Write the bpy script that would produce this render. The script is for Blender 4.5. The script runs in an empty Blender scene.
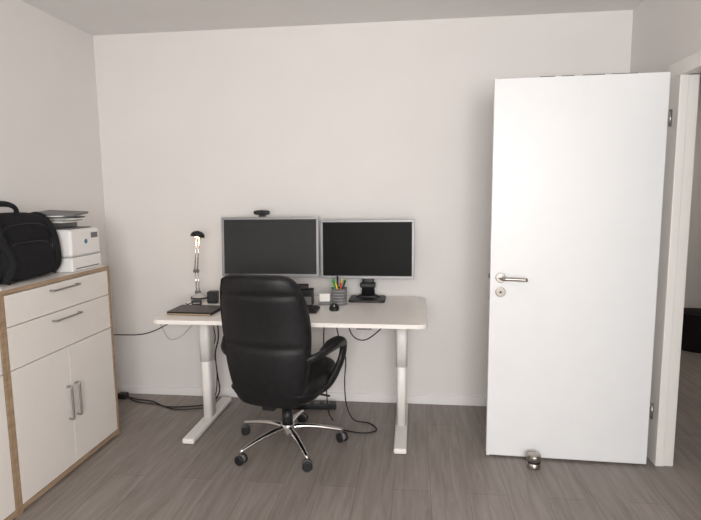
import bpy, bmesh, math, random
from mathutils import Vector, Matrix
random.seed(4)
sc=bpy.context.scene
sc.view_settings.view_transform='Standard'
sc.view_settings.look='None'
sc.view_settings.exposure=0.0
COL=bpy.context.collection

# ------------------------------------------------ materials
def mat(name,col,rough=.5,metal=0,noise=.0,nscale=8,bump=0,bscale=200,spec=.5,emit=None,es=0,coat=0):
    m=bpy.data.materials.new(name);m.use_nodes=True
    nt=m.node_tree;b=nt.nodes['Principled BSDF']
    b.inputs['Roughness'].default_value=rough;b.inputs['Metallic'].default_value=metal
    b.inputs['Specular IOR Level'].default_value=spec
    b.inputs['Coat Weight'].default_value=coat
    tc=nt.nodes.new('ShaderNodeTexCoord')
    n=nt.nodes.new('ShaderNodeTexNoise');n.inputs['Scale'].default_value=nscale;n.inputs['Detail'].default_value=4
    nt.links.new(tc.outputs['Object'],n.inputs['Vector'])
    r=nt.nodes.new('ShaderNodeValToRGB')
    a=[max(0,c*(1-noise)) for c in col];d=[min(1,c*(1+noise)) for c in col]
    r.color_ramp.elements[0].color=(*a,1);r.color_ramp.elements[1].color=(*d,1)
    r.color_ramp.elements[0].position=.3;r.color_ramp.elements[1].position=.7
    nt.links.new(n.outputs['Fac'],r.inputs['Fac']);nt.links.new(r.outputs['Color'],b.inputs['Base Color'])
    if bump:
        n2=nt.nodes.new('ShaderNodeTexNoise');n2.inputs['Scale'].default_value=bscale;n2.inputs['Detail'].default_value=3
        nt.links.new(tc.outputs['Object'],n2.inputs['Vector'])
        bp=nt.nodes.new('ShaderNodeBump');bp.inputs['Strength'].default_value=bump;bp.inputs['Distance'].default_value=.002
        nt.links.new(n2.outputs['Fac'],bp.inputs['Height']);nt.links.new(bp.outputs['Normal'],b.inputs['Normal'])
    if emit:
        b.inputs['Emission Color'].default_value=(*emit,1);b.inputs['Emission Strength'].default_value=es
    return m
def floor_mat():
    m=bpy.data.materials.new('laminate_floor');m.use_nodes=True
    nt=m.node_tree;N=nt.nodes;L=nt.links;b=N['Principled BSDF'];b.inputs['Roughness'].default_value=.45
    b.inputs['Specular IOR Level'].default_value=.4
    tc=N.new('ShaderNodeTexCoord')
    mp=N.new('ShaderNodeMapping');mp.inputs['Rotation'].default_value=(0,0,math.pi/2)
    L.new(tc.outputs['Object'],mp.inputs['Vector'])
    br=N.new('ShaderNodeTexBrick');br.inputs['Scale'].default_value=1
    br.inputs['Brick Width'].default_value=1.2;br.inputs['Row Height'].default_value=.18
    br.inputs['Mortar Size'].default_value=.0012;br.inputs['Mortar Smooth'].default_value=.1
    br.inputs['Color1'].default_value=(.250,.220,.198,1);br.inputs['Color2'].default_value=(.300,.265,.240,1)
    br.inputs['Mortar'].default_value=(.15,.13,.115,1);br.offset=.37
    L.new(mp.outputs['Vector'],br.inputs['Vector'])
    m2=N.new('ShaderNodeMapping');m2.inputs['Scale'].default_value=(22,1.6,1)
    L.new(tc.outputs['Object'],m2.inputs['Vector'])
    n=N.new('ShaderNodeTexNoise');n.inputs['Scale'].default_value=1.6;n.inputs['Detail'].default_value=8;n.inputs['Roughness'].default_value=.65;n.inputs['Distortion'].default_value=.6
    L.new(m2.outputs['Vector'],n.inputs['Vector'])
    r=N.new('ShaderNodeValToRGB');r.color_ramp.elements[0].position=.3;r.color_ramp.elements[1].position=.72
    r.color_ramp.elements[0].color=(.72,.70,.69,1);r.color_ramp.elements[1].color=(1.18,1.18,1.20,1)
    L.new(n.outputs['Fac'],r.inputs['Fac'])
    mx=N.new('ShaderNodeMix');mx.data_type='RGBA';mx.blend_type='MULTIPLY';mx.inputs['Factor'].default_value=1
    L.new(br.outputs['Color'],mx.inputs[6]);L.new(r.outputs['Color'],mx.inputs[7])
    L.new(mx.outputs[2],b.inputs['Base Color'])
    bp=N.new('ShaderNodeBump');bp.inputs['Strength'].default_value=.15;bp.inputs['Distance'].default_value=.002
    L.new(n.outputs['Fac'],bp.inputs['Height']);L.new(bp.outputs['Normal'],b.inputs['Normal'])
    return m
def oak_mat(name,c1,c2):
    m=bpy.data.materials.new(name);m.use_nodes=True
    nt=m.node_tree;N=nt.nodes;L=nt.links;b=N['Principled BSDF'];b.inputs['Roughness'].default_value=.5
    tc=N.new('ShaderNodeTexCoord');mp=N.new('ShaderNodeMapping');mp.inputs['Scale'].default_value=(30,3,30)
    L.new(tc.outputs['Object'],mp.inputs['Vector'])
    n=N.new('ShaderNodeTexNoise');n.inputs['Scale'].default_value=1.5;n.inputs['Detail'].default_value=6
    L.new(mp.outputs['Vector'],n.inputs['Vector'])
    r=N.new('ShaderNodeValToRGB');r.color_ramp.elements[0].color=(*c1,1);r.color_ramp.elements[1].color=(*c2,1)
    r.color_ramp.elements[0].position=.3;r.color_ramp.elements[1].position=.7
    L.new(n.outputs['Fac'],r.inputs['Fac']);L.new(r.outputs['Color'],b.inputs['Base Color'])
    return m
M={}
M['wall']=mat('wall_paint',(.80,.775,.755),.9,noise=.012,nscale=3,bump=.12,bscale=90)
M['ceil']=mat('ceiling_paint',(.82,.80,.79),.95,noise=.01,bump=.1,bscale=90)
M['trim']=mat('trim_white',(.84,.83,.82),.45,noise=.01)
M['door']=mat('door_lacquer',(.80,.81,.82),.38,noise=.01)
M['frame']=mat('frame_lacquer',(.82,.80,.77),.4,noise=.01)
M['floor']=floor_mat()
M['cabw']=mat('cabinet_white',(.84,.80,.755),.35,noise=.01)
M['oak']=oak_mat('oak_edge',(.31,.205,.13),(.43,.31,.205))
M['alu']=mat('handle_aluminium',(.36,.35,.34),.35,.9)
M['steel']=mat('brushed_steel',(.42,.39,.36),.28,1,noise=.05,nscale=60)
M['chrome']=mat('chrome',(.80,.79,.78),.12,1)
M['deskw']=mat('desk_white',(.86,.82,.78),.35,noise=.01)
M['deskleg']=mat('desk_leg_white',(.84,.82,.79),.4,noise=.01)
M['leather']=mat('black_leather',(.009,.009,.010),.46,noise=.3,nscale=30,bump=.3,bscale=160,spec=.32)
M['plastic']=mat('black_plastic',(.014,.014,.015),.4,noise=.1,nscale=30,spec=.4)
M['rubber']=mat('black_rubber',(.010,.010,.010),.6)
M['fabric']=mat('black_nylon',(.012,.012,.014),.85,noise=.3,nscale=60,bump=.5,bscale=300,spec=.25)
M['screenL']=mat('screen_reflection_grey',(.030,.031,.031),.5,noise=.1,nscale=2,spec=.2)  # lighter grey is a reflection painted into the base colour
M['screenR']=mat('screen_matte_black',(.006,.006,.006),.45,noise=.1,spec=.10)
M['bezel']=mat('bezel_silver',(.28,.28,.29),.42,.4)
M['printer']=mat('printer_white',(.84,.83,.82),.45,noise=.01)
M['greypl']=mat('grey_plastic',(.16,.16,.165),.5,noise=.05)
M['lgrey']=mat('light_grey_plastic',(.45,.45,.45),.5,noise=.05)
M['paper']=mat('paper',(.84,.82,.79),.8,noise=.03)
M['darkbrown']=mat('notebook_brown',(.035,.022,.016),.5,noise=.2)
M['tan']=mat('tan_edge',(.45,.32,.2),.6,noise=.1)
M['green']=mat('pen_green',(.05,.35,.08),.4);M['yellow']=mat('pen_yellow',(.8,.55,.05),.4)
M['blue']=mat('pen_blue',(.03,.1,.4),.4);M['red']=mat('pen_red',(.5,.04,.03),.4)
M['bulb']=mat('bulb_warm',(1,.8,.5),.4,emit=(1,.62,.25),es=14)
M['logo']=mat('logo_blue',(.03,.16,.30),.4)
M['glass']=mat('lens_glass',(.01,.01,.02),.08)

# ------------------------------------------------ geometry helpers
def root(name,loc=(0,0,0),rz=0):
    e=bpy.data.objects.new(name,None);e.location=loc;e.rotation_euler=(0,0,rz);e.empty_display_size=.05
    COL.objects.link(e);return e
def fin(bm,name,m,parent=None,loc=(0,0,0),rot=(0,0,0),smooth=None):
    bmesh.ops.recalc_face_normals(bm,faces=bm.faces)
    me=bpy.data.meshes.new(name);bm.to_mesh(me);bm.free()
    o=bpy.data.objects.new(name,me);COL.objects.link(o)
    me.materials.append(M[m] if isinstance(m,str) else m)
    o.location=loc;o.rotation_euler=rot
    if parent:o.parent=parent
    if smooth:
        for p in me.polygons:p.use_smooth=True
    return o
def box(name,lo,hi,m,parent=None,bev=.002,seg=2,rot=None):
    lo=Vector(lo);hi=Vector(hi);c=(lo+hi)/2;s=hi-lo
    bm=bmesh.new();bmesh.ops.create_cube(bm,size=1)
    bmesh.ops.scale(bm,vec=s,verts=bm.verts)
    if bev:
        bmesh.ops.bevel(bm,geom=bm.edges[:],offset=min(bev,min(s)*.45),segments=seg,affect='EDGES',profile=.5)
    o=fin(bm,name,m,parent,c,rot or (0,0,0));return o
def cyl(name,p0,p1,r,m,parent=None,r2=None,n=28,bev=0):
    p0=Vector(p0);p1=Vector(p1);d=p1-p0
    bm=bmesh.new();bmesh.ops.create_cone(bm,cap_ends=True,segments=n,radius1=r,radius2=r if r2 is None else r2,depth=d.length)
    if bev:
        es=[e for e in bm.edges if abs(e.verts[0].co.z-e.verts[1].co.z)<1e-6]
        bmesh.ops.bevel(bm,geom=es,offset=bev,segments=3,affect='EDGES',profile=.5)
    for f in bm.faces:f.smooth=len(f.verts)==4
    o=fin(bm,name,m,parent,(p0+p1)/2);o.rotation_euler=Vector((0,0,1)).rotation_difference(d).to_euler();return o
def catmull(pts,k=8,closed=False):
    P=[Vector(p) for p in pts];n=len(P);out=[]
    if n<3:return P
    rng=range(n) if closed else range(n-1)
    for i in rng:
        a=P[(i-1)%n] if closed or i>0 else P[0]*2-P[1]
        b=P[i];c=P[(i+1)%n]
        d=P[(i+2)%n] if closed or i<n-2 else P[-1]*2-P[-2]
        for j in range(k):
            t=j/k
            out.append(.5*((2*b)+(c-a)*t+(2*a-5*b+4*c-d)*t*t+(3*b-a-3*c+d)*t**3))
    if not closed:out.append(P[-1])
    return out
def tube(name,pts,r,m,parent=None,k=8,n=10,w=None,closed=False,smoothpts=True,up=None):
    P=catmull(pts,k,closed) if smoothpts else [Vector(p) for p in pts]
    N=len(P);bm=bmesh.new();rings=[];nrm=None
    for i,p in enumerate(P):
        if closed:t=P[(i+1)%N]-P[i-1]
        else:t=P[min(i+1,N-1)]-P[max(i-1,0)]
        t.normalize()
        if up is not None:
            nrm=Vector(up)-t*Vector(up).dot(t)
        elif nrm is None:
            nrm=t.orthogonal()
        else:nrm=nrm-t*nrm.dot(t)
        nrm.normalize();bn=t.cross(nrm)
        if isinstance(r,(list,tuple)):
            f=i/(max(N-1,1))*(len(r)-1);a=int(f);rr=r[a]+(r[min(a+1,len(r)-1)]-r[a])*(f-a)
        else:rr=r
        ww=w or 1
        rings.append([bm.verts.new(p+nrm*math.cos(q*2*math.pi/n)*rr*ww+bn*math.sin(q*2*math.pi/n)*rr) for q in range(n)])
    R=N if closed else N-1
    for i in range(R):
        a=rings[i];b=rings[(i+1)%N]
        for q in range(n):bm.faces.new((a[q],a[(q+1)%n],b[(q+1)%n],b[q]))
    if not closed:
        bm.faces.new(rings[0]);bm.faces.new(rings[-1])
    return fin(bm,name,m,parent,smooth=True)
def sup(t,e):
    c=math.cos(t);s=math.sin(t)
    return math.copysign(abs(c)**e,c),math.copysign(abs(s)**e,s)
def loft(name,rows,m,parent=None,n=40,e=.6,sub=1,axis='z',loc=(0,0,0),rot=(0,0,0)):
    bm=bmesh.new();R=[]
    for (z,cx,cy,hx,hy) in rows:
        ring=[]
        for i in range(n):
            a,b=sup(2*math.pi*i/n,e);ring.append(bm.verts.new((cx+a*hx,cy+b*hy,z)))
        R.append(ring)
    for a,b in zip(R,R[1:]):
        for i in range(n):bm.faces.new((a[i],a[(i+1)%n],b[(i+1)%n],b[i]))
    for ring in (R[0],R[-1]):
        c=bm.verts.new(sum((v.co for v in ring),Vector())/n)
        for i in range(n):bm.faces.new((ring[i],ring[(i+1)%n],c))
    o=fin(bm,name,m,parent,loc,rot,smooth=True)
    if sub:
        s=o.modifiers.new('sub','SUBSURF');s.levels=sub;s.render_levels=sub
    return o
def lathe(name,prof,m,parent=None,loc=(0,0,0),n=32,rot=(0,0,0)):
    bm=bmesh.new();R=[]
    for r,z in prof:
        R.append([bm.verts.new((max(r,1e-4)*math.cos(2*math.pi*i/n),max(r,1e-4)*math.sin(2*math.pi*i/n),z)) for i in range(n)])
    for a,b in zip(R,R[1:]):
        for i in range(n):bm.faces.new((a[i],a[(i+1)%n],b[(i+1)%n],b[i]))
    bmesh.ops.remove_doubles(bm,verts=bm.verts,dist=2e-4)
    return fin(bm,name,m,parent,loc,rot,smooth=True)
def rrect(name,x0,x1,y0,y1,z0,z1,r,m,parent=None,bev=.002):
    bm=bmesh.new();pts=[]
    for cx,cy,a0 in((x1-r,y1-r,0),(x0+r,y1-r,90),(x0+r,y0+r,180),(x1-r,y0+r,270)):
        for k in range(9):
            a=math.radians(a0+k*90/8);pts.append((cx+r*math.cos(a),cy+r*math.sin(a)))
    vs=[bm.verts.new((x,y,z0)) for x,y in pts];f=bm.faces.new(vs)
    g=bmesh.ops.extrude_face_region(bm,geom=[f])
    bmesh.ops.translate(bm,vec=(0,0,z1-z0),verts=[v for v in g['geom'] if isinstance(v,bmesh.types.BMVert)])
    es=[e for e in bm.edges if abs(e.verts[0].co.z-e.verts[1].co.z)<1e-6]
    bmesh.ops.bevel(bm,geom=es,offset=bev,segments=2,affect='EDGES')
    return fin(bm,name,m,parent)

# ------------------------------------------------ room
XL,XR,YB,YF,H=-2.151,1.292,3.532,-1.6,2.496
T=.10
HX,HY=3.4,5.6     # hallway extents
box('floor',(XL-T,YF-T,-.1),(HX+T,HY+T,0),'floor',bev=0)
box('ceiling',(XL-T,YF-T,H),(XR+.045,YB+T,H+.1),'ceil',bev=0)
box('wall_back',(XL-T,YB,0),(XR+.02,YB+T,H),'wall',bev=0)
box('wall_left',(XL-T,YF-T,0),(XL,YB,H),'wall',bev=0)
OY0,OY1,OZ=1.93,2.86,2.0
XO=1.34
wr=root('wall_right')
box('wall_section_far',(XR,OY1,0),(XO,YB+T,H),'wall',wr,bev=0)
box('wall_section_near',(XR,YF,0),(XO,OY0,H),'wall',wr,bev=0)
box('wall_section_lintel',(XR,OY0,OZ+.02),(XO,OY1,H),'wall',wr,bev=0)
WX0,WX1,WZ0,WZ1=-.6,1.1,.85,2.2
wb=root('wall_rear')
box('section_left',(XL,YF-T,0),(WX0,YF,H),'wall',wb,bev=0)
box('section_right',(WX1,YF-T,0),(XO,YF,H),'wall',wb,bev=0)
box('section_below',(WX0,YF-T,0),(WX1,YF,WZ0),'wall',wb,bev=0)
box('section_above',(WX0,YF-T,WZ1),(WX1,YF,H),'wall',wb,bev=0)
wn=root('window_1')
for n_,lo,hi in(('frame_left',(WX0,YF-.08,WZ0),(WX0+.06,YF-.02,WZ1)),('frame_right',(WX1-.06,YF-.08,WZ0),(WX1,YF-.02,WZ1)),
    ('frame_bottom',(WX0,YF-.08,WZ0),(WX1,YF-.02,WZ0+.06)),('frame_top',(WX0,YF-.08,WZ1-.06),(WX1,YF-.02,WZ1)),('mullion',(.21,YF-.08,WZ0),(.29,YF-.02,WZ1))):
    box(n_,lo,hi,'trim',wn,.004)
hl=root('wall_hall')
box('hall_end',(XO,HY,0),(HX,HY+T,H),'wall',hl,bev=0)
box('hall_side',(HX,YF,0),(HX+T,HY+T,H),'wall',hl,bev=0)
box('hall_partition',(XR+.0,YB+T,0),(XO,HY,H),'wall',hl,bev=0)
box('hall_near',(XO,YF-T,0),(HX,YF,H),'wall',hl,bev=0)
box('hall_ceiling',(XR+.046,YF,H),(HX,HY,H+.1),'ceil',hl,bev=0)
box('baseboard_back',(XL+.012,YB-.014,0),(XR-.012,YB,.058),'trim',bev=.003)
box('baseboard_left',(XL,YF,0),(XL+.014,YB,.058),'trim',bev=.003)
box('baseboard_right',(XR-.014,OY1+.08,0),(XR,YB-.014,.058),'trim',bev=.003)
box('baseboard_hall',(XO+.01,HY-.014,0),(HX,HY,.058),'trim',bev=.003)

# door frame (jambs + casings)
df=root('trim_1')
cx0=XR-.038
box('casing_far',(cx0,2.80,0),(XR+.002,2.935,1.972),'frame',df,.003)
box('jamb_far',(XR-.03,2.806,0),(XO+.004,2.87,1.972),'frame',df,.003)
box('casing_head',(cx0,1.86,1.972),(XR+.002,2.935,2.04),'frame',df,.003)
box('jamb_head',(XR-.03,OY0-.01,1.977),(XO+.004,2.93,2.03),'frame',df,.003)
box('casing_near',(cx0,1.86,0),(XR+.002,1.935,1.972),'frame',df,.003)
box('jamb_near',(XR-.03,OY0-.01,0),(XO+.004,1.96,1.972),'frame',df,.003)

# door leaf
D=root('door_1',(1.212,2.791,0),math.radians(-2.0))
box('leaf',(-.818,0,.012),(-.006,.04,1.985),'door',D,.003)
box('rebate_lip',(-.818,.0,.012),(-.802,-.006,1.985),'door',D,.002)
hz=.985; hx=-.765
cyl('handle_rose',(hx,0,hz),(hx,-.009,hz),.026,'steel',D,bev=.003)
tube('handle_lever',[(hx,-.005,hz),(hx,-.035,hz),(hx+.012,-.05,hz),(hx+.04,-.053,hz),(hx+.125,-.053,hz-.003)],.0095,'steel',D)
cyl('key_rose',(hx,0,hz-.075),(hx,-.009,hz-.075),.026,'steel',D,bev=.003)
cyl('key_hole',(hx,-.009,hz-.075),(hx,-.0105,hz-.075),.006,'plastic',D)
box('lock_plate',(-.8195,.008,hz-.12),(-.8175,.03,hz+.10),'steel',D,.0005)
box('latch',(-.824,.012,hz-.005),(-.818,.026,hz+.02),'plastic',D,.001)
for i,(a,b) in enumerate(((-.60,-.53),(-.50,-.44),(-.40,-.30),(-.27,-.15))):
    box('top_dark_mark_%d'%i,(a,.001,1.9845),(b,.02,1.9875),'plastic',D,.001)  # small dark strips along the top edge of the leaf
for i,z in enumerate((.30,1.77)):
    cyl('hinge_knuckle_%d'%i,(.006,.004,z-.04),(.006,.004,z+.04),.007,'alu',D)
    box('hinge_leaf_%d'%i,(-.008,.001,z-.03),(.008,.004,z+.03),'alu',D,.0005)

# door stop
ds=root('door_stop',(.625,2.73,0))
lathe('body',[(0,0),(.035,0),(.036,.004),(.036,.026),(.031,.029),(.031,.037),(.036,.040),(.036,.066),(.032,.072),(.012,.074),(0,.075)],'steel',ds)
cyl('rubber_ring',(0,0,.029),(0,0,.037),.0335,'rubber',ds)

# ------------------------------------------------ sideboard cabinets
def cabinet(y0,y1,h,dx=0):
    C=root('sideboard_cabinet')
    x0,x1=XL+.016,-1.757
    t=.018
    box('top_board',(x0,y0,h-t),(x1,y1,h),'oak',C,.001)
    box('top_surface',(x0,y0+.001,h),(x1-.012,y1-.001,h+.001),'cabw',C,.0003)
    box('side_far',(x0,y1-t,0),(x1,y1,h-t),'oak',C,.001)
    box('side_near',(x0,y0,0),(x1,y0+t,h-t),'oak',C,.001)
    box('bottom_board',(x0,y0+t,.012),(x1,y1-t,.036),'oak',C,.001)
    box('carcass',(x0+.004,y0+t,.036),(x1-.022,y1-t,h-t),'cabw',C,.001)
    g=.004;ym=(y0+y1)/2
    f0,f1=x1-.019,x1-.001
    a,b=y0+t+g,y1-t-g
    zt=h-t-g
    box('drawer_upper',(f0,a,zt-.140),(f1,b,zt),'cabw',C,.0015)
    box('drawer_lower',(f0,a,zt-.335),(f1,b,zt-.144),'cabw',C,.0015)
    box('cabinet_door_near',(f0,a,.040),(f1,ym-.002,zt-.339),'cabw',C,.0015)
    box('cabinet_door_far',(f0,ym+.002,.040),(f1,b,zt-.339),'cabw',C,.0015)
    def barh(n,z):
        tube(n,[(f1,ym-.10,z),(f1+.024,ym-.10,z),(f1+.026,ym-.06,z),(f1+.026,ym+.06,z),(f1+.024,ym+.10,z),(f1,ym+.10,z)],.006,'alu',C,w=.7)
    barh('drawer_handle_upper',zt-.030);barh('drawer_handle_lower',zt-.180)
    for n,y in(('door_handle_near',ym-.032),('door_handle_far',ym+.032)):
        z=.375
        tube(n,[(f1,y,z-.085),(f1+.024,y,z-.085),(f1+.026,y,z-.05),(f1+.026,y,z+.05),(f1+.024,y,z+.085),(f1,y,z+.085)],.006,'alu',C,w=.7)
    return C
CH=1.023
cabinet(2.062,2.89,CH)
cabinet(1.225,2.058,CH)

# printer with paper on top
Pr=root('laser_printer')
zt=CH+.002
px0,px1,py0,py1=-2.12,-1.795,2.615,2.882
box('lower_body',(px0,py0,zt),(px1,py1,zt+.075),'printer',Pr,.008,3)
box('seam',(px0+.005,py0+.004,zt+.074),(px1-.004,py1-.004,zt+.080),'lgrey',Pr,.001)
box('upper_body',(px0,py0,zt+.079),(px1,py1,zt+.225),'printer',Pr,.014,3)
box('output_tray',(px0+.05,py0+.03,zt+.222),(px1-.03,py1-.03,zt+.231),'greypl',Pr,.004)
box('scanner_lid',(px0,py0+.01,zt+.229),(px0+.2,py1-.01,zt+.262),'greypl',Pr,.006)
box('control_panel',(px1-.002,py0+.18,zt+.17),(px1+.002,py0+.24,zt+.20),'greypl',Pr,.001)
cyl('brand_badge',(px1-.001,py0+.13,zt+.155),(px1+.0015,py0+.13,zt+.155),.013,'logo',Pr)
box('paper_feed_slot',(px1-.001,py0+.03,zt+.012),(px1+.002,py1-.03,zt+.018),'greypl',Pr,.001)
ps=root('paper_stack')
for i in range(5):
    o=box('sheets_%d'%i,(-.12,-.085,0),(.12,.085,.006),('paper','lgrey','paper','greypl','paper')[i],ps,.001)
    o.location=(-1.95+random.uniform(-.02,.02),2.74+random.uniform(-.02,.02),zt+.264+i*.008);o.rotation_euler=(0,0,random.uniform(-.2,.2))
tr=box('document_tray',(-.11,-.09,0),(.11,.09,.012),'greypl',ps,.003);tr.location=(-1.92,2.73,zt+.310);tr.rotation_euler=(.06,.05,.15)

# backpack
B=root('laptop_backpack',(0.01,.055,0))
bz=CH+.002
loft('main_body',[(bz,-1.99,2.33,.09,.17),(bz+.012,-1.99,2.33,.118,.205),(bz+.10,-1.99,2.335,.128,.215),(bz+.22,-1.985,2.335,.125,.21),(bz+.285,-1.985,2.33,.112,.195),(bz+.315,-1.985,2.325,.085,.165),(bz+.325,-1.985,2.325,.05,.12)],'fabric',B,e=.45)
loft('front_pocket',[(bz+.01,-1.875,2.32,.02,.14),(bz+.02,-1.872,2.32,.036,.165),(bz+.11,-1.87,2.325,.042,.17),(bz+.18,-1.872,2.32,.034,.155),(bz+.195,-1.88,2.32,.015,.12)],'fabric',B,e=.45)
loft('side_pocket',[(bz+.01,-1.98,2.13,.06,.02),(bz+.03,-1.98,2.125,.085,.030),(bz+.13,-1.98,2.125,.085,.030),(bz+.16,-1.98,2.13,.06,.015)],'fabric',B,e=.5)
tube('grab_handle',[(-1.94,2.18,bz+.29),(-1.93,2.18,bz+.345),(-1.93,2.22,bz+.368),(-1.93,2.30,bz+.365),(-1.93,2.345,bz+.34),(-1.94,2.35,bz+.295)],.011,'fabric',B,w=1.5)
tube('shoulder_strap',[(-2.0,2.46,bz+.29),(-1.93,2.50,bz+.31),(-1.86,2.50,bz+.23),(-1.84,2.50,bz+.08),(-1.87,2.49,bz+.012)],.008,'fabric',B,w=2.2)
tube('shoulder_strap_near',[(-1.93,2.14,bz+.30),(-1.87,2.12,bz+.31),(-1.84,2.13,bz+.20),(-1.83,2.17,bz+.10),(-1.84,2.13,bz+.012)],.008,'fabric',B,w=2.2)
tube('zip_front',[(-1.853,2.18,bz+.17),(-1.842,2.25,bz+.185),(-1.84,2.38,bz+.185),(-1.853,2.46,bz+.17)],.003,'plastic',B)
tube('zip_body',[(-1.878,2.15,bz+.22),(-1.870,2.22,bz+.265),(-1.870,2.42,bz+.265),(-1.878,2.51,bz+.22)],.0035,'plastic',B)
dc=root('document_pile')
for i,(mm,zz) in enumerate((('paper',0),('lgrey',.009),('plastic',.018),('paper',.027),('paper',.036))):
    o=box('document_%d'%i,(-.085,-.13,0),(.085,.13,.007),mm,dc,.001)
    o.location=(-1.885+(.015 if i%2 else 0),1.985-.01*i,bz+.001+zz);o.rotation_euler=(0,0,.05*(i-2))

# ------------------------------------------------ desk
K=root('standing_desk')
DX0,DX1,DY0,DY1,DZ=-1.435,.073,2.712,3.47,.75
rrect('desktop',DX0,DX1,DY0,DY1,DZ-.022,DZ,.055,'deskw',K,.003)
kx0,kx1=-1.285,-.071
for s,x in(('left',kx0),('right',kx1)):
    box('foot_'+s,(x-.036,2.787,0.004),(x+.036,3.44,.036),'deskleg',K,.010,3)
    cyl('foot_pad_'+s,(x,2.83,0),(x,2.83,.006),.02,'rubber',K)
    loft('column_outer_'+s,[(.034,x,3.13,.030,.048),(.40,x,3.13,.030,.048),(.402,x,3.13,.028,.046)],'deskleg',K,e=.55,sub=0)
    loft('column_inner_'+s,[(.40,x,3.13,.035,.053),(.69,x,3.13,.035,.053)],'deskleg',K,e=.55,sub=0)
    box('bracket_'+s,(x-.04,2.83,.695),(x+.04,3.40,.728),'deskleg',K,.004)
box('rail_front',(kx0,3.06,.69),(kx1,3.09,.728),'deskleg',K,.003)
box('rail_rear',(kx0,3.19,.69),(kx1,3.22,.728),'deskleg',K,.003)
box('motor_box',(-.45,3.085,.672),(-.20,3.195,.727),'lgrey',K,.005)
box('hand_switch',(-.30,2.74,.712),(-.22,2.80,.728),'greypl',K,.003)
# cables hanging from the desk
tube('cable_loop',[(-.62,3.20,.70),(-.55,3.18,.63),(-.50,3.16,.68),(-.46,3.12,.70)],.004,'rubber',K)
tube('cable_loop_right',[(-.40,3.10,.70),(-.36,3.05,.60),(-.28,2.98,.59),(-.19,2.95,.66),(-.15,2.93,.725)],.0035,'rubber',K)
tube('cable_drop',[(-.50,3.22,.70),(-.48,3.24,.60),(-.46,3.24,.50),(-.425,3.24,.40),(-.43,3.22,.25),(-.42,3.22,.10),(-.37,3.18,.02),(-.27,3.17,.005),(-.22,3.08,.005),(-.30,3.03,.005),(-.45,3.07,.005),(-.56,3.12,.005)],.004,'rubber',K)
tube('cable_drop_back',[(-.55,3.25,.70),(-.57,3.28,.5),(-.56,3.28,.25),(-.54,3.24,.05),(-.50,3.18,.008)],.004,'rubber',K)

# ------------------------------------------------ monitors
def monitor(x0,x1,z0,z1,y,scr,tilt=0,rz=0,arm=False):
    cx=(x0+x1)/2;cz=(z0+z1)/2;w=(x1-x0)/2;h=(z1-z0)/2
    R=root('computer_monitor',(cx,y,DZ),rz)
    cz-=DZ
    e=bpy.data.objects.new('head',None);COL.objects.link(e);e.parent=R;e.location=(0,0,cz);e.rotation_euler=(tilt,0,0)
    b=.016
    box('back_shell',(-w+.004,.006,-h+.004),(w-.004,.034,h-.004),'greypl',e,.010,3)
    box('rear_bulge',(-.13,.03,-.10),(.13,.055,.10),'plastic',e,.012,3)
    box('bezel_top',(-w,-.004,h-b),(w,.012,h),'bezel',e,.002)
    box('bezel_bottom',(-w,-.004,-h),(w,.012,-h+b*1.15),'bezel',e,.002)
    box('bezel_left',(-w,-.004,-h+b),(-w+b,.012,h-b),'bezel',e,.002)
    box('bezel_right',(w-b,-.004,-h+b),(w,.012,h-b),'bezel',e,.002)
    box('screen',(-w+b,-.001,-h+b*1.15),(w-b,.008,h-b),scr,e,0)
    box('badge',(-.02,-.0048,-h+.006),(.02,-.0042,-h+.012),'lgrey',e,0)
    loft('stand_column',[(.016,0,.075,.045,.016),(.10,0,.072,.038,.015),(cz+.03,0,.068,.034,.013)],'plastic',R,e=.5,sub=0)
    box('stand_collar',(-.05,-.012+.04,.075),(.05,.085,.105),'plastic',R,.006)
    rrect('stand_foot',-.115,.115,-.085,.115,.0005,.014,.03,'plastic',R,.004)
    loft('stand_foot_rise',[(.013,0,.06,.085,.04),(.026,0,.065,.055,.025)],'plastic',R,e=.6,sub=0)
    return R
m1=monitor(-1.226,-.598,.902,1.282,3.31,'screenL',tilt=math.radians(-4),rz=math.radians(2))
m2=monitor(-.590,.002,.890,1.262,3.335,'screenR',tilt=math.radians(-2))
W=root('webcam',(-.960,3.315,1.283))
box('clip',(-.018,-.012,.001),(.018,.035,.016),'plastic',W,.003)
tube('neck',[(0,.005,.014),(0,.004,.028)],.008,'plastic',W)
o=loft('body',[(-.052,0,0,.008,.008),(-.045,0,0,.016,.013),(.045,0,0,.016,.013),(.052,0,0,.008,.008)],'plastic',W,e=.8);o.rotation_euler=(0,math.pi/2,0);o.location=(0,0,.028)
cyl('lens',(0,-.010,.028),(0,-.019,.028),.011,'glass',W)

# ------------------------------------------------ desk lamp
Lm=root('desk_lamp',(-1.375,3.27,DZ))
lathe('base',[(0,0),(.058,0),(.060,.004),(.058,.012),(.045,.026),(.022,.040),(.014,.046),(0,.047)],'lgrey',Lm)
tube('base_rim',[(.054*math.cos(a*math.pi/8),.054*math.sin(a*math.pi/8),.018) for a in range(16)],.005,'plastic',Lm,closed=True,k=3)
for s in(-.009,.009):
    tube('rod_lower',[(s-.012,.004,.035),(s-.018,.004,.20)],.0042,'chrome',Lm,smoothpts=False)
    tube('rod_upper',[(s-.018,.0,.18),(s+.006,-.006,.415)],.0042,'chrome',Lm,smoothpts=False)
for z,xx in((.05,-.012),(.19,-.018),(.405,.006)):
    cyl('joint',(xx-.017,.002,z),(xx+.017,.002,z),.010,'greypl',Lm)
lathe('reflector_head',[(.010,.038),(.026,.034),(.040,.022),(.046,0),(.043,0),(.035,.019),(.012,.030)],'plastic',Lm,loc=(.014,-.03,.412),rot=(math.radians(-8),math.radians(8),0))
lathe('lamp_bulb',[(0,.024),(.012,.020),(.017,.010),(.015,.001),(0,-.006)],'bulb',Lm,loc=(.014,-.03,.410))
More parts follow.
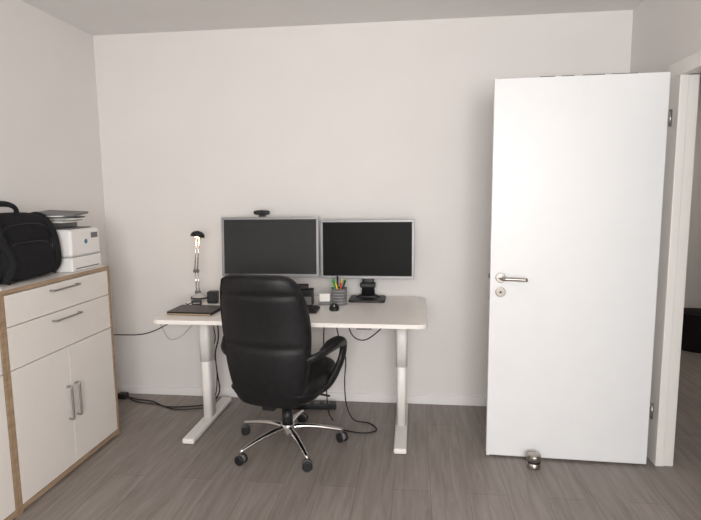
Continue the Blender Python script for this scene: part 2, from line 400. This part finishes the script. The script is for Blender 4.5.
tube('head_link',[(.008,-.004,.405),(.012,-.015,.445),(.014,-.028,.445)],.005,'plastic',Lm)
ld=bpy.data.lights.new('lamp_light','POINT');ld.energy=.35;ld.color=(1,.62,.3);ld.shadow_soft_size=.015
lo=bpy.data.objects.new('lamp_light',ld);COL.objects.link(lo);lo.parent=Lm;lo.location=(.014,-.032,.388)

# ------------------------------------------------ items on desk
z=DZ
nb=root('closed_laptop',(-1.262,2.935,z+.001),math.radians(-2))
rrect('base_shell',-.135,.135,-.10,.10,0,.010,.012,'darkbrown',nb,.002)
rrect('lid',-.135,.135,-.10,.10,.0105,.018,.012,'plastic',nb,.002)
box('front_lip',(-.13,-.102,.003),(.13,-.0995,.009),'tan',nb,.0005)
kb=root('computer_keyboard',(-.775,3.00,z+.001))
rrect('case',-.225,.225,-.07,.07,0,.016,.012,'plastic',kb,.003)
for r in range(5):
    for c in range(15):
        box('key',(-.212+c*.0285,-.056+r*.0235,.015),(-.212+c*.0285+.0245,-.056+r*.0235+.0195,.022),'rubber',kb,.0015,1)
ms=root('computer_mouse',(-.462,3.035,z+.001),math.radians(10))
loft('body',[(0,0,0,.028,.048),(.008,0,0,.031,.052),(.022,0,.004,.028,.046),(.032,0,.008,.019,.032),(.036,0,.01,.008,.016)],'plastic',ms,e=.85)
cyl('scroll_wheel',(-.004,-.026,.028),(.004,-.026,.028),.007,'lgrey',ms)
rrect('mouse_pad',-.06,.06,-.06,.065,-.0008,.0,.03,'paper',ms,.0002)
pc=root('pen_cup',(-.455,3.20,z+.001))
lathe('mesh_cup',[(0,0),(.044,0),(.046,.003),(.048,.10),(.050,.102),(.046,.102),(.043,.006),(0,.005)],'greypl',pc)
for k in range(5):tube('cup_ring',[((.0475+.0004*k)*math.cos(a*math.pi/6),(.0475+.0004*k)*math.sin(a*math.pi/6),.015+.018*k) for a in range(12)],.0015,'lgrey',pc,closed=True,k=2,n=6)
for i,(mm,a,L_) in enumerate((('green',.2,.15),('yellow',1.1,.155),('plastic',1.9,.17),('green',2.7,.16),('green',3.4,.15),('yellow',4.3,.14),('red',5.1,.135),('plastic',5.8,.15),('lgrey',2.2,.13))):
    tube('pen_%d'%i,[(.012*math.cos(a+2),.012*math.sin(a+2),.012),(.042*math.cos(a),.034*math.sin(a),L_)],.0055,mm,pc,smoothpts=False,n=8)
nt_=root('note_cube',(-.545,3.20,z+.001),.15)
box('note_paper',(-.032,-.03,0),(.032,.03,.07),'paper',nt_,.002)
box('note_holder',(-.036,-.034,0),(.036,.034,.022),'greypl',nt_,.003)
dk=root('docking_station',(-.70,3.16,z+.001),.05)
box('housing',(-.09,-.045,0),(.09,.045,.10),'plastic',dk,.006,3)
box('front_panel',(-.085,-.047,.01),(.085,-.044,.06),'greypl',dk,.001)
for i in range(4):box('port_%d'%i,(-.07+i*.035,-.0485,.025),(-.052+i*.035,-.0465,.035),'rubber',dk,0)
box('cradle',(-.055,-.03,.10),(.06,.03,.128),'rubber',dk,.006)
sp=root('desk_speaker',(-1.255,3.19,z+.001),.1)
box('cabinet',(-.032,-.03,0),(.032,.03,.075),'plastic',sp,.008,3)
cyl('driver',(0,-.03,.035),(0,-.033,.035),.022,'rubber',sp)
ad=root('card_reader',(-1.335,3.12,z+.001),.3)
box('body',(-.03,-.02,0),(.03,.02,.03),'plastic',ad,.005);box('slot',(-.02,-.0215,.012),(.02,-.0195,.016),'lgrey',ad,0)
tube('lead',[(-.03,0,.015),(-.05,.0,.006),(-.07,.03,.004)],.003,'rubber',ad)

# ------------------------------------------------ office chair
O=root('office_chair',(-.710,2.845,0),math.radians(-11))
base=[( -58+11+72*k) for k in range(5)]
for i,a in enumerate(base):
    a=math.radians(a);c,s=math.cos(a),math.sin(a)
    tube('base_arm_%d'%i,[(.03*c,.03*s,.112),(.10*c,.10*s,.112),(.20*c,.20*s,.098),(.315*c,.315*s,.072)],[.020,.019,.015,.012],'chrome',O,w=.75,up=(0,0,1))
    cyl('caster_stem_%d'%i,(.31*c,.31*s,.045),(.31*c,.31*s,.082),.008,'steel',O)
    b=a+math.radians([70,-60,80,40,110][i]);dx,dy=math.cos(b),math.sin(b)
    wx,wy=.31*c,.31*s
    for sd in(-1,1):
        cyl('caster_wheel_%d'%i,(wx+(-dy)*.008*sd,wy+dx*.008*sd,.027),(wx+(-dy)*.026*sd,wy+dx*.026*sd,.027),.0268,'plastic',O,bev=.005,n=24)
    cyl('caster_hub_%d'%i,(wx+dy*.01,wy-dx*.01,.030),(wx-dy*.01,wy+dx*.01,.030),.024,'greypl',O)
cyl('base_hub',(0,0,.075),(0,0,.135),.040,'chrome',O,bev=.006)
cyl('gas_cover_lower',(0,0,.13),(0,0,.22),.030,'plastic',O)
cyl('gas_cover_upper',(0,0,.21),(0,0,.31),.025,'plastic',O)
box('tilt_mechanism',(-.075,-.13,.285),(.075,.12,.345),'plastic',O,.012,3)
tube('height_lever',[(.05,.03,.31),(.16,.05,.305),(.24,.05,.30)],.006,'plastic',O)
box('back_bracket',(-.035,-.24,.30),(.035,-.10,.335),'plastic',O,.006)
loft('seat_cushion',[(.335,0,.0,.19,.20),(.34,0,0,.225,.235),(.375,0,0,.25,.262),(.425,0,0,.255,.268),(.462,0,0,.245,.255),(.482,0,0,.21,.22),(.488,0,0,.12,.13)],'leather',O,e=.5)
tube('seat_piping',[(.252*sup(2*math.pi*i/24,.5)[0],.265*sup(2*math.pi*i/24,.5)[1],.40) for i in range(24)],.0055,'leather',O,closed=True,k=3)
rows=[(.325,.145,-.232,.016),(.335,.168,-.236,.030),(.37,.188,-.243,.042),(.44,.208,-.255,.050),(.52,.224,-.266,.054),(.60,.236,-.274,.055),(.68,.244,-.281,.052),(.76,.247,-.290,.050),(.84,.242,-.303,.050),(.91,.230,-.316,.051),(.96,.216,-.327,.051),(.995,.200,-.335,.047),(1.018,.182,-.341,.038),(1.032,.156,-.345,.024),(1.038,.12,-.347,.010)]
def backrest(rows,n=56):
    bm=bmesh.new();R=[]
    for z,hw,y,ht in rows:
        ring=[]
        for i in range(n):
            a,b=sup(2*math.pi*i/n,.62)
            x=a*hw
            yy=y+b*ht+ .055*(x/.24)**2
            if b<0:
                for zs in(.935,.66):
                    yy+=.010*math.exp(-((z-zs)/.012)**2)*(-b)
            ring.append(bm.verts.new((x,yy,z)))
        R.append(ring)
    for a,b in zip(R,R[1:]):
        for i in range(n):bm.faces.new((a[i],a[(i+1)%n],b[(i+1)%n],b[i]))
    for ring in(R[0],R[-1]):
        c=bm.verts.new(sum((v.co for v in ring),Vector())/n)
        for i in range(n):bm.faces.new((ring[i],ring[(i+1)%n],c))
    o=fin(bm,'backrest',"leather",O,smooth=True);s=o.modifiers.new('s','SUBSURF');s.levels=1;s.render_levels=1
dr=[]
P4=[Vector((z,hw,y,ht)) for z,hw,y,ht in rows]
for i in range(len(P4)-1):
    for j in range(4):
        t=j/4;a=P4[max(i-1,0)];b=P4[i];c=P4[i+1];d=P4[min(i+2,len(P4)-1)]
        dr.append(tuple(.5*((2*b)+(c-a)*t+(2*a-5*b+4*c-d)*t*t+(3*b-a-3*c+d)*t**3)))
dr.append(rows[-1])
backrest(dr)
def yb(z):
    for i in range(len(dr)-1):
        if dr[i][0]<=z<=dr[i+1][0]:return dr[i]
    return dr[-1]
pip=[]
for zz in [.36,.44,.54,.64,.74,.84,.93,.985,1.012]:
    _,hw,y,ht=yb(zz);pip.append((-(hw*.93),y-ht*.62+.055*(hw*.93/.24)**2,zz))
_,hw,y,ht=yb(1.030);top=[(-.11,y-.02,1.029),(0,y-.02,1.032),(.11,y-.02,1.029)]
pr=[(-a,b,c) for a,b,c in reversed(pip)]
tube('shell_piping',pip+top+pr,.0045,'leather',O,k=5)
for k,(z0,z1,hw,y) in enumerate(((.50,.68,.18,-.225),(.70,.86,.185,-.24),(.88,.99,.165,-.275))):
    o=loft('back_pillow_%d'%k,[(z0,0,y,hw*.8,.01),(z0+.03,0,y,hw,.035),((z0+z1)/2,0,y-.004,hw*1.02,.045),(z1-.03,0,y-.012,hw,.035),(z1,0,y-.018,hw*.8,.01)],'leather',O,e=.6)
for s,nm in((-1,'left'),(1,'right')):
    pts=[(.19,-.235,.570),(.255,-.215,.60),(.293,-.14,.618),(.308,-.03,.620),(.310,.06,.612),(.304,.11,.58),(.292,.11,.51),(.272,.06,.435),(.248,.01,.385),(.20,-.03,.345)]
    tube('armrest_loop_'+nm,[(s*a,b,c) for a,b,c in pts],[.022,.025,.027,.028,.028,.027,.027,.027,.026,.022],'plastic',O,w=.65 ,k=8,n=14)
    tube('armrest_pad_'+nm,[(s*.284,-.17,.628),(s*.304,-.08,.644),(s*.310,.01,.642),(s*.306,.085,.622)],[.018,.036,.036,.022],'leather',O,w=.55,up=(0,0,1),n=16)

# ------------------------------------------------ cables
c1=root('power_cable')
tube('lead',[(-1.33,3.482,.72),(-1.35,3.49,.60),(-1.34,3.47,.45),(-1.37,3.48,.33),(-1.36,3.47,.20),(-1.345,3.46,.06),(-1.39,3.38,.006),(-1.50,3.32,.006),(-1.66,3.30,.006),(-1.80,3.38,.006),(-1.92,3.40,.008),(-2.02,3.43,.012)],.0045,'rubber',c1)
tube('lead_second',[(-1.36,3.485,.72),(-1.385,3.49,.58),(-1.37,3.49,.44),(-1.385,3.48,.36),(-1.365,3.48,.22),(-1.37,3.46,.05),(-1.38,3.34,.006),(-1.44,3.29,.006),(-1.58,3.26,.006),(-1.74,3.33,.006),(-1.90,3.36,.006),(-2.0,3.42,.012)],.0035,'rubber',c1)
box('plug',(-2.07,3.40,.001),(-2.01,3.45,.04),'plastic',c1,.006)
c2=root('network_cable')
tube('lead',[(-1.40,3.40,.755),(-1.445,3.41,.745),(-1.55,3.46,.635),(-1.72,3.50,.525),(-1.90,3.505,.45),(-2.13,3.50,.44)],.0035,'rubber',c2)
c3=root('white_cord')
tube('lead',[(-1.42,3.485,.74),(-1.47,3.49,.60),(-1.56,3.50,.50),(-1.64,3.505,.43),(-1.72,3.51,.42),(-1.78,3.515,.52)],.0025,'lgrey',c3)
pw=root('power_strip',(-.66,3.38,.001),.10)
box('housing',(-.15,-.028,0),(.15,.028,.038),'plastic',pw,.006,3)
for i in range(4):cyl('socket_%d'%i,(-.11+i*.065,0,.037),(-.11+i*.065,0,.0395),.021,'greypl',pw)
hb=root('waste_bin',(2.52,5.02,0))
lathe('bin_shell',[(0,0),(.13,0),(.135,.01),(.16,.34),(.165,.345),(.155,.345),(.128,.015),(0,.012)],'plastic',hb)
loft('bin_liner',[(.20,0,0,.14,.14),(.33,0,0,.15,.15),(.36,.01,0,.12,.11),(.365,.01,0,.05,.05)],'fabric',hb,e=.9)
st=root('cable_strap')
tube('strap',[(1.03,2.115,.007),(1.07,2.16,.014),(1.11,2.12,.009),(1.15,2.16,.012),(1.19,2.13,.007)],.0065,'rubber',st)

# ------------------------------------------------ lights
def area(name,loc,rot,sx,sy,en,col):
    l=bpy.data.lights.new(name,'AREA');l.shape='RECTANGLE';l.size=sx;l.size_y=sy;l.energy=en;l.color=col
    o=bpy.data.objects.new(name,l);COL.objects.link(o);o.location=loc;o.rotation_euler=rot;return o
area('window_daylight',(.25,YF-.12,1.52),(math.radians(90),0,math.radians(8)),1.6,1.25,130,(1,.975,.95))
area('hall_fill',(2.5,4.0,2.45),(0,0,0),.8,1.6,10,(1,.93,.85))  # added soft fill for the hallway, no fixture modelled
w=bpy.data.worlds.new('sky');sc.world=w;w.use_nodes=True
w.node_tree.nodes['Background'].inputs[0].default_value=(.75,.85,1,1);w.node_tree.nodes['Background'].inputs[1].default_value=1.0

# ------------------------------------------------ camera
p,psi,a=.125,.119,.010
Fh=Vector((-math.sin(psi),math.cos(psi),0));Rl=Vector((math.cos(psi),math.sin(psi),0));Zv=Vector((0,0,1))
F=Fh*math.cos(p)-Zv*math.sin(p);Dn=-(Zv*math.cos(p)+Fh*math.sin(p))
cr=Rl*math.cos(a)+Dn*math.sin(a);cd=-Rl*math.sin(a)+Dn*math.cos(a)
mt=Matrix((cr,-cd,-F)).transposed().to_4x4();mt.translation=Vector((0,0,1.43))
cam=bpy.data.cameras.new('camera');co=bpy.data.objects.new('camera',cam);COL.objects.link(co);co.matrix_world=mt
cam.sensor_width=36;cam.lens=535.24/701*36;cam.clip_start=.02
sc.camera=co
